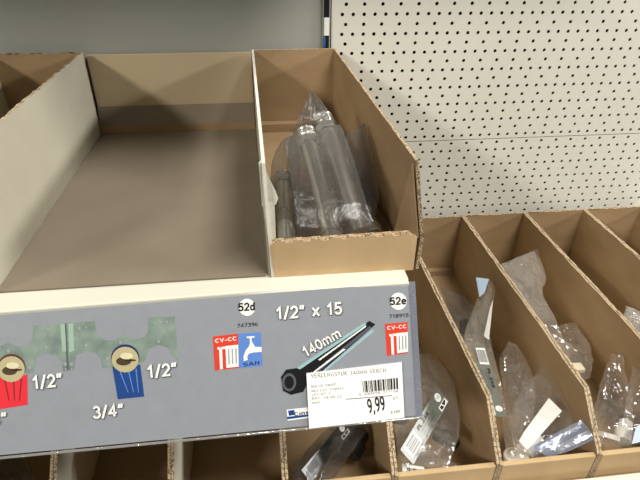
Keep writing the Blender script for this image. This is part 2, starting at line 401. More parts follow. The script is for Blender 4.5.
# cardboard tray in the gap
tr = empty('cardboard_tray', (-.11, .53, Z(ZF)+.0003), 'empty flat greyish cardboard tray between the two upper cardboard bins', 'tray'); to = loc_of(tr)
def flr():
    bm = bmesh.new(); nx, ny = 24, 30; g = []
    for j in range(ny+1):
        row = []
        for i in range(nx+1):
            s_, t = i/nx, j/ny; y = .356+(.712-.356)*t; x = -.2140 + (-.0045-.0009+.2140+.004*(1-t))*s_
            zz = .0012 + .0006*noise.noise(Vector((x*9, y*9, 2)))
            row.append(bm.verts.new(Vector((x, y, Z(ZF)+zz+.0004))-to))
        g.append(row)
    for j in range(ny):
        for i in range(nx): bm.faces.new((g[j][i], g[j][i+1], g[j+1][i+1], g[j+1][i]))
    r_ = bmesh.ops.extrude_face_region(bm, geom=bm.faces[:])
    for v in [v for v in r_['geom'] if isinstance(v, bmesh.types.BMVert)]: v.co.z -= .0012
    return from_bm(bm, 'base')
link('base', flr(), KRAFT_GREY, tr)
box('back_wall', (-.2140-to.x, .7165-to.y, 0), (-.0052-to.x, .7195-to.y, .1036), [KRAFT_TAN], tr, .0006)
A = [(-.2140, .7085, ZF+.0012), (-.2140, .7085, ZF+.0125), (-.2140, .7163, ZF+.037), (-.2140, .7163, ZF+.0012)]
extruded('rear_flap', [Vector((x, y, Z(z)))-to for x, y, z in A], (.2088, 0, 0), KRAFT_GREY, tr)
box('flap_edge', (-.2139-to.x, .7078-to.y, .0012), (-.0053-to.x, .7084-to.y, .0122), KRAFT, tr)['label'] = 'tan cut edge of the folded flap'

# ------------------------------------------------------------------ sign board
A_ = atz(0, 313, ZF); B_ = atz(412.5, 279.7, ZF)
E1 = (B_-A_).normalized(); tt = math.radians(30); DNV = Vector((0, -math.sin(tt), -math.cos(tt)))
NRM = E1.cross(DNV).normalized()
if NRM.y > 0: NRM = -NRM
DN = (DNV-E1*DNV.dot(E1)).normalized()
def sl(u, v):
    """photo measurement -> millimetre position on the sign (right end = 0, down positive)"""
    d = ray(u, v); k = (B_-OFF).dot(NRM)/d.dot(NRM); p = d*k+OFF-B_
    return Vector((p.dot(E1), p.dot(DN)))
sign = empty('sign_board', B_+NRM*.0015, 'long grey sign with white sizes and pipe pictures under the upper shelf rail', 'sign')
so = loc_of(sign)
def SP(s, h=0): return B_+E1*s[0]+DN*s[1]+NRM*(h+.0015)-so
def flat(name, polys, mat, h, parent, base, th=.00012):
    """printed shapes: real thin ink or paper on the sheet; polys in sign coordinates"""
    bm = bmesh.new()
    for poly in polys:
        vs = [bm.verts.new(base(p, h)) for p in poly]
        try: bm.faces.new(vs)
        except ValueError: pass
    bmesh.ops.triangulate(bm, faces=bm.faces[:])
    r_ = bmesh.ops.extrude_face_region(bm, geom=bm.faces[:])
    n = (base((0, 0), 1)-base((0, 0), 0))
    for v in [v for v in r_['geom'] if isinstance(v, bmesh.types.BMVert)]: v.co -= n*th
    return link(name, from_bm(bm, name), mat, parent)
def circ(c, r, n=20, ry=None, a0=0, a1=2*math.pi):
    ry = ry or r; return [(c[0]+r*math.cos(a0+(a1-a0)*k/n), c[1]+ry*math.sin(a0+(a1-a0)*k/n)) for k in range(n if a1-a0 > 6.2 else n+1)]
def arc(cx, cy, rx, ry, a, b, n=10):
    return [(cx+rx*math.cos(math.radians(a+(b-a)*k/n)), cy+ry*math.sin(math.radians(a+(b-a)*k/n))) for k in range(n+1)]
G = {
 '0': (.6, [arc(.3, .5, .25, .45, 90, 450, 18)]), '1': (.5, [[(.08, .72), (.3, .95), (.3, .05)]]),
 '2': (.6, [arc(.3, .68, .24, .27, 165, -35, 9)+[(.06, .06), (.56, .06)]]),
 '3': (.6, [arc(.28, .72, .22, .23, 150, -85, 8), arc(.28, .28, .25, .25, 88, -150, 9)]),
 '4': (.62, [[(.44, .05), (.44, .95), (.05, .3), (.6, .3)]]),
 '5': (.6, [[(.52, .95), (.13, .95), (.09, .52)]+arc(.29, .33, .25, .28, 130, -150, 9)]),
 '6': (.6, [arc(.3, .3, .24, .25, 0, 360, 14), arc(.44, .32, .38, .63, 180, 95, 8)]),
 '7': (.6, [[(.05, .94), (.55, .94), (.22, .05)]]),
 '8': (.6, [arc(.3, .73, .2, .22, 0, 360, 12), arc(.3, .28, .25, .24, 0, 360, 14)]),
 '9': (.6, [arc(.3, .7, .24, .25, 0, 360, 14), arc(.16, .68, .38, .63, 0, -85, 8)]),
 '/': (.4, [[(.02, -.02), (.36, 1.0)]]), '.': (.25, [[(.12, .05), (.13, .05)]]), ',': (.28, [[(.16, .08), (.08, -.14)]]), '-': (.4, [[(.05, .4), (.35, .4)]]), ' ': (.4, []),
 '\u201d': (.42, [[(.14, .98), (.08, .72)], [(.34, .98), (.28, .72)]]),
 'x': (.55, [[(.05, .68), (.5, .05)], [(.5, .68), (.05, .05)]]),
 'm': (.9, [[(.08, .05), (.08, .68)], arc(.265, .48, .185, .2, 180, 0, 8)+[(.45, .05)], arc(.635, .48, .185, .2, 180, 0, 8)+[(.82, .05)]]),
 'd': (.6, [arc(.28, .34, .22, .3, 0, 360, 14), [(.5, .98), (.5, .05)]]),
 'e': (.6, [[(.08, .36), (.52, .36)]+arc(.3, .35, .23, .31, 5, 315, 12)]),
 'c': (.5, [arc(.27, .34, .2, .29, 50, 310, 12)]), 'i': (.2, [[(.1, .05), (.1, .62)], [(.1, .88), (.1, .9)]]), 'n': (.55, [[(.08, .05), (.08, .68)], arc(.27, .46, .19, .22, 180, 0, 8)+[(.46, .05)]]),
 's': (.5, [arc(.25, .5, .17, .15, 40, 230, 7)+arc(.25, .2, .19, .15, 70, -150, 8)]),
 'A': (.66, [[(.04, .03), (.33, .96), (.62, .03)], [(.16, .33), (.5, .33)]]), 'B': (.6, [[(.1, .05), (.1, .95), (.35, .95)]+arc(.33, .72, .2, .22, 85, -85, 6)+[(.12, .5), (.34, .5)]+arc(.33, .28, .22, .23, 85, -90, 6)+[(.1, .05)]]),
 'C': (.64, [arc(.34, .5, .28, .45, 50, 310, 14)]), 'D': (.64, [[(.1, .05), (.1, .95), (.28, .95)]+arc(.28, .5, .28, .45, 90, -90, 10)+[(.1, .05)]]),
 'E': (.56, [[(.52, .95), (.1, .95), (.1, .05), (.54, .05)], [(.1, .51), (.46, .51)]]), 'F': (.54, [[(.52, .95), (.1, .95), (.1, .03)], [(.1, .51), (.44, .51)]]),
 'G': (.68, [arc(.34, .5, .28, .45, 50, 330, 14)+[(.6, .45), (.38, .45)]]), 'H': (.62, [[(.1, .03), (.1, .97)], [(.54, .03), (.54, .97)], [(.1, .5), (.54, .5)]]),
 'I': (.24, [[(.12, .03), (.12, .97)]]), 'K': (.6, [[(.1, .03), (.1, .97)], [(.55, .97), (.12, .42)], [(.26, .58), (.58, .03)]]), 'L': (.54, [[(.1, .97), (.1, .05), (.52, .05)]]),
 'M': (.76, [[(.1, .03), (.1, .95), (.38, .2), (.66, .95), (.66, .03)]]), 'N': (.64, [[(.1, .03), (.1, .95), (.54, .05), (.54, .97)]]),
 'O': (.68, [arc(.34, .5, .28, .45, 0, 360, 18)]), 'P': (.58, [[(.1, .03), (.1, .95), (.34, .95)]+arc(.32, .7, .22, .25, 85, -90, 7)+[(.1, .45)]]),
 'R': (.62, [[(.1, .03), (.1, .95), (.34, .95)]+arc(.32, .7, .22, .25, 85, -90, 7)+[(.1, .45)], [(.32, .45), (.58, .03)]]),
 'S': (.6, [arc(.3, .72, .22, .22, 30, 260, 9)+arc(.3, .28, .24, .23, 80, -150, 9)]), 'T': (.6, [[(.03, .94), (.57, .94)], [(.3, .94), (.3, .03)]]),
 'U': (.62, [[(.1, .97), (.1, .35)]+arc(.32, .33, .22, .28, 180, 360, 10)+[(.54, .97)]]), 'V': (.62, [[(.04, .97), (.31, .05), (.58, .97)]]), 'X': (.6, [[(.05, .97), (.55, .03)], [(.55, .97), (.05, .03)]]), 'Z': (.58, [[(.05, .94), (.53, .94), (.05, .06), (.55, .06)]]),
}
_tc = {}
def text_polys(s, bold=.0):
    """plain bold lettering drawn as pen strokes"""
    key = (s, bold)
    if key not in _tc:
        w = (.075+bold*3)/2*1.25; vs = []; fs = []; x = 0
        for ch in s:
            adv, strokes = G[ch]
            for st in strokes:
                st = [(p[0]+x, p[1]) for p in st]; L_, R_ = [], []
                for i, p in enumerate(st):
                    a = st[max(0, i-1)]; b = st[min(len(st)-1, i+1)]
                    d1 = Vector((p[0]-a[0], p[1]-a[1])); d2 = Vector((b[0]-p[0], b[1]-p[1]))
                    if d1.length < 1e-6: d1 = d2
                    if d2.length < 1e-6: d2 = d1
                    d1.normalize(); d2.normalize(); t = (d1+d2)
                    if t.length < .2: t = d1.copy()
                    t.normalize(); k = w/max(.45, t.dot(d1)); nn = Vector((-t.y, t.x))*k
                    e = t*w*.5 if i == len(st)-1 else (-t*w*.5 if i == 0 else Vector((0, 0)))
                    closed = (Vector(st[0])-Vector(st[-1])).length < 1e-4
                    if closed: e = Vector((0, 0))
                    L_.append((p[0]+nn.x+e.x, p[1]+nn.y+e.y)); R_.append((p[0]-nn.x+e.x, p[1]-nn.y+e.y))
                b0 = len(vs); vs += L_+R_; n = len(st)
                for i in range(n-1): fs.append((b0+i, b0+i+1, b0+n+i+1, b0+n+i))
            x += adv+.13
        _tc[key] = (vs, fs)
    return _tc[key]
def text(name, s, p, q, height, mat, h, parent, base, bold=.02, slant=0, shadow=None, label=None):
    """lettering whose baseline runs p -> q (sign coordinates, y down) with the given height"""
    vs, fs = text_polys(s, bold)
    xs = [v[0] for v in vs]; ys = [v[1] for v in vs]; x0, x1, y0, y1 = min(xs), max(xs), min(ys), max(ys)
    p, q = Vector(p), Vector(q); d = q-p; n = Vector((d.y, -d.x)).normalized()*height
    bm = bmesh.new()
    def add(off, hh, mi):
        V = []
        for x, y in vs:
            a, b = (x-x0)/(x1-x0), (y-y0)/(y1-y0); P_ = p+d*a+n*b+d.normalized()*slant*height*b+Vector(off)
            V.append(bm.verts.new(base(P_, hh)))
        for f in fs:
            try: bm.faces.new([V[i] for i in f]).material_index = mi
            except ValueError: pass
    if shadow: add((.0007, .0007), h-.0001, 1)
    add((0, 0), h, 0)
    me = bpy.data.meshes.new(name); bm.to_mesh(me); bm.free()
    o = link(name, me, [mat]+([shadow] if shadow else []), parent)
    if label: o['label'] = label
    return o
# sheet with slightly skewed lower edge
LX = -.46
bl_, br_ = sl(0, 457), sl(417.5, 417)
m_ = (br_.y-bl_.y)/(br_.x-bl_.x)
botl = lambda x: br_.y+m_*(x-br_.x)
XE = .0005
sheet_poly = [(LX, .0016), (XE-.0045, .0016), (XE-.0045, botl(0)-.002), (LX, botl(LX)-.002)]
sheet = flat('printed_sheet', [sheet_poly], SHEET, 0, sign, SP, .0006)
HOLD = film('holder_plastic', (.9, .93, 1), .45, (.55, .6, .72), .05, .1)
LIPM = film('holder_lip_plastic', (.95, .95, .95), .35, (.7, .7, .68), .25, .06)
flat('holder_edge', [[(XE-.0045, .0014), (XE+.001, .0014), (XE+.001, botl(0)), (XE-.0045, botl(0))]], HOLD, .0004, sign, SP, .0014)['label'] = 'clear plastic end of the sign holder'
# rounded clear lip at the bottom
bm = bmesh.new(); n = 60; rings = []
for i in range(n+1):
    x = LX+(XE+.001-LX)*i/n; y = botl(x)
    ring = []
    for k in range(8):
        t = 2*math.pi*k/8; ring.append(bm.verts.new(SP((x, y+.0011*math.cos(t)), .0004+.0011*math.sin(t))))
    rings.append(ring)
for a, b in zip(rings, rings[1:]):
    for k in range(8): bm.faces.new((a[k], a[(k+1) % 8], b[(k+1) % 8], b[k]))
bm.faces.new(rings[0]); bm.faces.new(rings[-1])
link('holder_lip', from_bm(bm, 'holder_lip'), LIPM, sign, True)['label'] = 'clear plastic lower lip of the sign holder'

K = lambda lst: [sl(*p) for p in lst]
h1, h2, h3, h4 = .00015, .0003, .00045, .0006
# bracket picture
br_pts = [(-18, 352), (0, 346), (9, 342.5), (19, 346), (28, 345), (33.7, 339.5), (34.4, 325.3), (95.3, 320.6), (97, 334.7), (106, 340), (115.6, 339.4), (123.4, 333.8), (132.8, 339.4), (145.3, 336.3), (148.4, 331.6), (148.4, 317.5), (175, 316), (178.7, 359.7), (173.5, 355), (168.7, 347), (157.8, 344), (148.4, 348.8), (145.3, 361), (139, 362), (112.5, 366), (103, 367.5), (101.6, 358), (96.9, 352), (86, 350.3), (76.6, 355), (75, 369), (64, 370.6), (62.5, 361), (57.8, 355), (47, 352.5), (37.5, 356.5), (34.4, 372), (28, 373.7), (26, 370), (0, 372), (-18, 374)]
flat('bracket_picture', [K(br_pts)], I_STEEL, h1, sheet, SP)
flat('bracket_highlight', [K([(61, 324), (65.5, 323.3), (67.5, 351), (63, 351)]), K([(69, 323.3), (74, 323), (75, 350), (70, 352)])], I_STEELL, h2, sheet, SP)
flat('bracket_fold', [K([(66, 323), (67, 323), (69.5, 369), (68, 369)])], I_SHADOW, h3, sheet, SP)
hol = []
for c, r in (((43, 330), .9), ((49, 329.5), 1.4), ((80, 328), 1.6), ((87, 327), 1), ((47, 347), 1.6), ((87, 345), 1.5), ((30, 361), 1), ((30.5, 367), 1.8), ((66, 363.5), 1.9), ((72.3, 363.5), 1.9), ((66.5, 368.7), 1.1), ((72.5, 368.3), 1.1), ((108, 358), 1.6), ((108, 364), 1.3), ((155, 323), 1.1), ((161, 321.8), 1.5), ((167, 321.3), 1.3), ((159, 341), 1.5), ((9.5, 350.5), 1.7), ((121, 342), 1.5)):
    hol.append(K([(c[0]+r*math.cos(2*math.pi*k/10), c[1]+r*math.sin(2*math.pi*k/10)) for k in range(10)]))
tag(flat('bracket_holes', hol, I_GREYB, h3, sheet, SP), kind='stuff')
def pc(c, rx, ry, n=24): return K([(c[0]+rx*math.cos(2*math.pi*k/n), c[1]+ry*math.sin(2*math.pi*k/n)) for k in range(n)])
for (cx, cy_), body, bodym, ringm in (((12.5, 368), [(-4, 378), (28.3, 374), (28.6, 404), (-4, 409)], I_REDB, I_RUST), ((125.8, 358.5), [(113, 366), (140.6, 364), (144.7, 395.7), (118.5, 398.5)], I_DBLUE, I_NAVY)):
    flat('valve_body_picture', [K(body)], bodym, h2, sheet, SP)
    flat('valve_body_crease', [K([(body[0][0]*.35+body[1][0]*.65+a, body[1][1]+4), (body[0][0]*.35+body[1][0]*.65+a+1.2, body[1][1]+4), (body[3][0]*.35+body[2][0]*.65+a*.6+.8, body[2][1]-4), (body[3][0]*.35+body[2][0]*.65+a*.6, body[2][1]-4)]) for a in (-12, -3, 5)], I_RUST if bodym is I_REDB else I_BLUE, h3, sheet, SP)
    flat('valve_ring_picture', [pc((cx, cy_-1.5), 14, 13.2)], ringm, h3, sheet, SP)
    flat('valve_face_picture', [pc((cx, cy_+.4), 13.4, 12.8)], I_BRASS, h4, sheet, SP)
    flat('valve_slot_picture', [pc((cx-1.5, cy_+2), 7.5, 4.2), pc((cx+5, cy_+1), 6, 1.2)], I_BROWN, h4+.00015, sheet, SP)
    flat('valve_gleam', [pc((cx+1.5, cy_-3.2), 6.5, 3.2)], I_TAN, h4+.0003, sheet, SP)
sizes = [('1/2\u201d', (34.5, 389.5), (64, 386), 15.5), ('1/2\u201d', (148.5, 378.5), (178, 375), 15), ('3/4\u201d', (94, 418.5), (124.5, 415.5), 14.5), ('3/4\u201d', (-22, 427), (8.5, 424), 14.5), ('1/2\u201d x 15', (276.5, 320), (342, 314.5), 14.5)]
for s_, a, b, hp in sizes:
    A2, B2 = sl(*a), sl(*b); hh = (sl(a[0], a[1]-hp)-A2).length
    text('size_lettering', s_, A2, B2, hh, I_WHITE, h4+.0002, sheet, SP, .022, 0, I_SHADOW, None)
# tube picture
flat('tube_picture', [K([(297, 369), (369, 320.5), (375, 324), (310, 381)])], I_BLACK, h1, sheet, SP)
flat('tube_sheen', [K([(306, 377), (309, 379), (371, 327), (369, 325.5)])], I_SHADOW, h2, sheet, SP)
flat('tube_edge_gleam', [K([(297, 367), (299.5, 369), (366, 324), (364, 322)]), K([(307, 383), (310, 383), (373.5, 331), (371.5, 329)])], I_TEAL, h2, sheet, SP)
flat('tube_highlight', [K([(312, 372), (315, 371.5), (345, 349), (343, 348)]), K([(318, 359), (319.3, 360), (366, 326), (365, 325)])], I_WHITE, h3, sheet, SP)
flat('nut_picture', [K([(281, 376), (286, 369), (296, 367.5), (306, 372), (307.5, 382), (303, 391), (291, 394), (283, 390)])], I_BLACK, h3, sheet, SP)
flat('nut_face_picture', [pc((289, 381.5), 7, 9)], I_SHADOW, h4, sheet, SP)
flat('nut_bore_picture', [pc((289, 381.5), 4.6, 6.4)], I_BLACK, h4+.00015, sheet, SP)
A2, B2 = sl(306, 357), sl(341.5, 336.5)
text('size_lettering', '140mm', A2, B2, .0098, I_WHITE, h4+.0002, sheet, SP, .02, 0, I_SHADOW)
# code circles
for (cx, cy_), s_, num, nx in (((247, 307), '52d', '747396', (237.5, 327.3, 258, 325.6)), ((397.8, 301), '52e', '718915', (388.8, 318, 408, 316.5))):
    flat('code_disc', [pc((cx, cy_), 8.3, 8.6)], I_WHITE, h2, sheet, SP)
    A2, B2 = sl(cx-8.4, cy_+4.2), sl(cx+8.2, cy_+3)
    text('code_lettering', s_, A2, B2, .0068, I_BLACK, h3, sheet, SP, .03)
    text('article_number', num, sl(nx[0], nx[1]), sl(nx[2], nx[3]), .0034, I_BLACK, h2, sheet, SP, .01)
def heating_icon(q):
    TL, TR, BR, BL = [sl(*p) for p in q]
    def b(s_, t): return (TL.lerp(TR, s_)).lerp(BL.lerp(BR, s_), t)
    R4 = lambda a, c, d, e: [b(a, c), b(d, c), b(d, e), b(a, e)]
    flat('heating_icon', [R4(0, 0, 1, 1)], I_RED, h1, sheet, SP)
    text('icon_lettering', 'CV-CC', b(.08, .21), b(.94, .20), .0036, I_WHITE, h2, sheet, SP, .02)
    flat('radiator_symbol', [R4(.48, .32, 1, .96), R4(.22, .34, .34, .98), R4(.15, .33, .48, .40)], I_WHITE, h2, sheet, SP)
    flat('radiator_ribs', [R4(.58, .42, .63, .86), R4(.73, .42, .78, .86), R4(.88, .42, .93, .86)], I_GREYB, h3, sheet, SP)
heating_icon([(213, 336), (238, 333.3), (238.8, 367.3), (215, 370)])
heating_icon([(384.5, 323.5), (407, 321.8), (407.5, 352.5), (386.5, 355.5)])
TL, TR, BR, BL = [sl(*p) for p in ((238.2, 333.3), (260.7, 331.8), (262.4, 365.2), (239.3, 367.8))]
def b4(s_, t): return (TL.lerp(TR, s_)).lerp(BL.lerp(BR, s_), t)
flat('water_icon', [[TL, TR, BR, BL]], I_BLUE, h1, sheet, SP)
tap = [(.36, .10), (.72, .10), (.72, .14), (.58, .15), (.58, .24), (.66, .34), (.72, .42), (1, .44), (1, .58), (.62, .58), (.44, .60), (.36, .68), (.38, .78), (.2, .80), (.2, .66), (.3, .5), (.44, .40), (.5, .3), (.5, .15), (.36, .14)]
flat('tap_symbol', [[b4(*p) for p in tap]], I_WHITE, h2, sheet, SP)
text('icon_lettering', 'SAN', b4(.18, .97), b4(.88, .96), .0036, I_NAVY, h2, sheet, SP, .02)
# small maker mark
flat('maker_mark', [K([(286.5, 409), (309, 406.5), (309, 417), (287.5, 420)])], I_WHITE, h1, sheet, SP)
flat('maker_mark_bands', [K([(287, 416), (309, 413.5), (309, 415.5), (287.5, 418.5)]), K([(288, 410), (294, 409), (295, 414), (289, 415)])], I_DBLUE, h2, sheet, SP)
text('maker_lettering', 'Cins', sl(294, 415), sl(309, 413), .003, I_NAVY, h3, sheet, SP, .02)

# price ticket
tk = empty('price_ticket', B_+NRM*.0036, 'white 9,99 price ticket with barcode on the right end of the grey sign', 'price label')
tko = loc_of(tk)
def TP(s, h=0): return B_+E1*s[0]+DN*s[1]+NRM*(h+.0036)-tko
tl, tr2, br2, bl2 = sl(306, 371.5), sl(400.5, 360.5), sl(403.2, 416), sl(308.7, 427)
top = []
for i in range(40):
    t = i/40; p_ = tl.lerp(tr2, t); top.append(p_); top.append(tl.lerp(tr2, t+.5/40)+Vector((0, .0007)))
flat('ticket_paper', [top+[tr2, br2, bl2]], TICKET, 0, tk, TP, .0003)
text('ticket_heading', 'VERLENGSTUK 140MM VERCH.', sl(310.5, 377), sl(386, 371), .0038, TICKGREY, .0002, tk, TP, 0)
for s_, a, b in (('ROLUX 58301', (311, 386.5), (335.5, 384)), ('REF.LEV 718915', (311.3, 391), (343, 388)), ('LEV-NT 1', (311.6, 394.5), (329, 393)), ('DAT. 18.05.22', (311.8, 398.2), (341, 396)), ('MAN', (312, 402.5), (319, 401.8))):
    text('ticket_small_print', s_, sl(*a), sl(*b), .0021, TICKGREY, .0002, tk, TP, 0)
def barcode(q, n, mat, h, parent, base, seed, name='barcode'):
    rnd = random.Random(seed); TL, TR, BR, BL = q
    g = lambda s_, t: (TL.lerp(TR, s_)).lerp(BL.lerp(BR, s_), t); ps = []; x = 0
    while x < n:
        w_ = rnd.choice((1, 1, 2, 3)); a, b = x/n, min(1, (x+w_)/n); ps.append([g(a, 0), g(b, 0), g(b, 1), g(a, 1)]); x += w_+rnd.choice((1, 1, 2))
    return flat(name, ps, mat, h, parent, base)
barcode([sl(361.5, 379.8), sl(396.5, 376.5), sl(397, 387.5), sl(362.5, 391)], 62, TICKINK, .0002, tk, TP, 3)
text('barcode_digits', '5 400998 217158', sl(358, 394.3), sl(397, 390.6), .0022, TICKGREY, .0002, tk, TP, 0)
flat('ticket_rule', [K([(345, 397.4), (391, 393.7), (391, 394.4), (345, 398.1)])], TICKGREY, .0002, tk, TP)
text('price_figures', '9,99', sl(368, 414.5), sl(385, 411), .0145, TICKINK, .0002, tk, TP, .022)
text('ticket_unit', 'ST', sl(392, 398.5), sl(397, 397.8), .0022, TICKINK, .0002, tk, TP, 0)
text('ticket_currency', 'EUR', sl(390, 412), sl(399, 410.8), .0022, TICKINK, .0002, tk, TP, 0)

# ------------------------------------------------------------------ plastic bags
def smooth_rows(rows, n):
    out = []
    m_ = len(rows)-1
    for i in range(n+1):
        t = i/n*m_; k = min(int(t), m_-1); f = t-k
        def cr(a, b, c, d): return (.5*((2*b)+(c-a)*f+(2*a-5*b+4*c-d)*f*f+(3*b-a-3*c+d)*f**3))*.4+b.lerp(c, f)*.6
        g = lambda j, s_: rows[max(0, min(m_, j))][s_]
        out.append((cr(g(k-1, 0), g(k, 0), g(k+1, 0), g(k+2, 0)), cr(g(k-1, 1), g(k, 1), g(k+1, 1), g(k+2, 1))))
    return out
def bag_mesh(rows, bulge, crumple, seed, nu=18, nv=34, sharp=2.2, freq=55):
    """rows: pairs of edge points down the bag; two film layers sealed at the ends and sides"""
    rows = smooth_rows(rows, nv); bm = bmesh.new(); layers = []
    for side in (1, -1):
        g = []
        for j, (a, b) in enumerate(rows):
            t = j/nv; nxt = rows[min(nv, j+1)]; prv = rows[max(0, j-1)]
            d = ((nxt[0]+nxt[1])-(prv[0]+prv[1])); acr = b-a; nn = acr.cross(d).normalized()
            if nn.dot(FW) > 0: nn = -nn
            row = []
            for i in range(nu+1):
                s_ = i/nu; p = a.lerp(b, s_)
                env = (4*s_*(1-s_))**.6 * min(1, 4*t*(1-t)*1.6)**.7
                q = p*freq+Vector((seed*7.1, seed*3.3, 0))
                c = noise.noise(q)*.7 + (.5-abs(noise.noise(q*sharp)))*.6
                c2 = noise.noise(q*3.1+Vector((9, 0, 0)))
                row.append(p + nn*(side*bulge*env + crumple*(c*.9+c2*.5)*(.35+.65*env)) + acr.normalized()*crumple*.55*noise.noise(q*1.7+Vector((0, 5, 0))))
            g.append(row)
        layers.append(g)
    V = []
    for li, g in enumerate(layers):
        vv = []
        for j, row in enumerate(g):
            r_ = []
            for i, p in enumerate(row):
                edge = i in (0, nu) or j in (0, nv)
                if li == 1 and edge: r_.append(V[0][j][i])
                else: r_.append(bm.verts.new(p))
            vv.append(r_)
        V.append(vv)
    for vv in V:
        for j in range(nv):
            for i in range(nu):
                try: bm.faces.new((vv[j][i], vv[j][i+1], vv[j+1][i+1], vv[j+1][i]))
                except ValueError: pass
    me = bpy.data.meshes.new('bag_film'); bm.normal_update(); bm.to_mesh(me); bm.free()
    return me
def bag(name, label, rows, mat, bulge=.006, crumple=.004, seed=1, base=None, cat='plastic bag', part='bag_film', group=None, inside=None, faceted=True, **k):
    rows = [(Vector(a), Vector(b)) for a, b in rows]
    c = sum(((a+b)/2 for a, b in rows), Vector())/len(rows); c.z = min(min(a.z, b.z) for a, b in rows)
    root = empty(name, c, label, cat, group)
    if faceted: k = dict(dict(nu=7, nv=11, freq=38), **k)
    me = bag_mesh([(a, b) for a, b in rows], bulge, crumple, seed, **k)
    if inside:
        xa, xb, ya, zf = inside
        for v in me.vertices:
            dx = max(0, min(1, (YU-v.co.y+.356)/.356))*.006 if xa < 0 else 0
            v.co.x = min(max(v.co.x, xa), xb+dx); v.co.z = max(v.co.z, zf)
            if v.co.y < ya: v.co.y = ya + .15*(ya-v.co.y) if False else ya
    for v in me.vertices: v.co -= c
    o = link(part, me, mat, root, not faceted)
    return root
PR = lambda lst: [(atz(a, b, z1), atz(c, d, z2)) for (a, b, z1, c, d, z2) in lst]
def PU(lst): return PR(lst)

# chrome tubes in bags inside the upper bin
TUBE = [(0, .0072), (.0, .0088), (.012, .0088), (.012, .0098), (.014, .0098), (.014, .0082), (.118, .0082), (.119, .0108), (.127, .0108), (.128, .0085), (.130, .0098), (.1315, .0098), (.1325, .0084), (.134, .0096), (.1355, .0096), (.1365, .0084), (.138, .0094), (.1395, .0094), (.140, .0086), (.140, .006), (.134, .006)]
def tube(parent, p0, p1):
    return lathe('chrome_tube', TUBE, p0, p1, CHROME, parent, 30, ((.119, .127),))
V3 = lambda x, y, z: Vector((x, y, Z(z)))
def tb(label, rows, p0, p1, mat, seed, bulge=.011, crumple=.004):
    b_ = bag('bagged_tube', label, rows, mat, bulge, crumple, seed, faceted=False, group='bagged chrome tubes in the upper bin', inside=(-.001+.0045, .108, YU+.0045, Z(ZF)+.0035))
    if p0 is not None: tube(b_, p0, p1)
    return b_
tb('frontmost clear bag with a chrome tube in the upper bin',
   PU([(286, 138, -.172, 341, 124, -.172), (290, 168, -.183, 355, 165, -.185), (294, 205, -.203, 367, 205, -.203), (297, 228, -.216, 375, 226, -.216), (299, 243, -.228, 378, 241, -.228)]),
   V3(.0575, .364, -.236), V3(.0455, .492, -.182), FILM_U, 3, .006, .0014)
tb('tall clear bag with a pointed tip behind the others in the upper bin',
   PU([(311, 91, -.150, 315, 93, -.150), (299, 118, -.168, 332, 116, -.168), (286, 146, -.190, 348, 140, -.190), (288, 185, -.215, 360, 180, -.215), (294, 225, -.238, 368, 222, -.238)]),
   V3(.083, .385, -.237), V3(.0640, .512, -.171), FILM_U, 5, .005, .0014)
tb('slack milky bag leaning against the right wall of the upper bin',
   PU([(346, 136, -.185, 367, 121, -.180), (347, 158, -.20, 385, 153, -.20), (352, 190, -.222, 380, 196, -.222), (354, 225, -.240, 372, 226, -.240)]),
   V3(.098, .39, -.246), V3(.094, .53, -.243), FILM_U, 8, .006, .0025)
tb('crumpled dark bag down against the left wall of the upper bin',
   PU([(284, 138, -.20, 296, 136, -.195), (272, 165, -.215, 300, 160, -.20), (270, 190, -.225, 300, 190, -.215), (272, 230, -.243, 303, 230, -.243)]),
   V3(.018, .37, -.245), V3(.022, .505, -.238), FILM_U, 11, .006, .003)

# fittings bits
def nut(name, p, ax, r, L, mat, parent, hexed=True, seg=24):
    return lathe(name, [(0, r*.75), (0, r), (L*.5, r), (L*.5, r*.8), (L*.9, r*.8), (L, r*.7), (L, r*.5), (L*.8, r*.5)], p, Vector(p)+Vector(ax).normalized()*L, mat, parent, seg, ((-.001, L*.5-.00001),) if hexed else ())

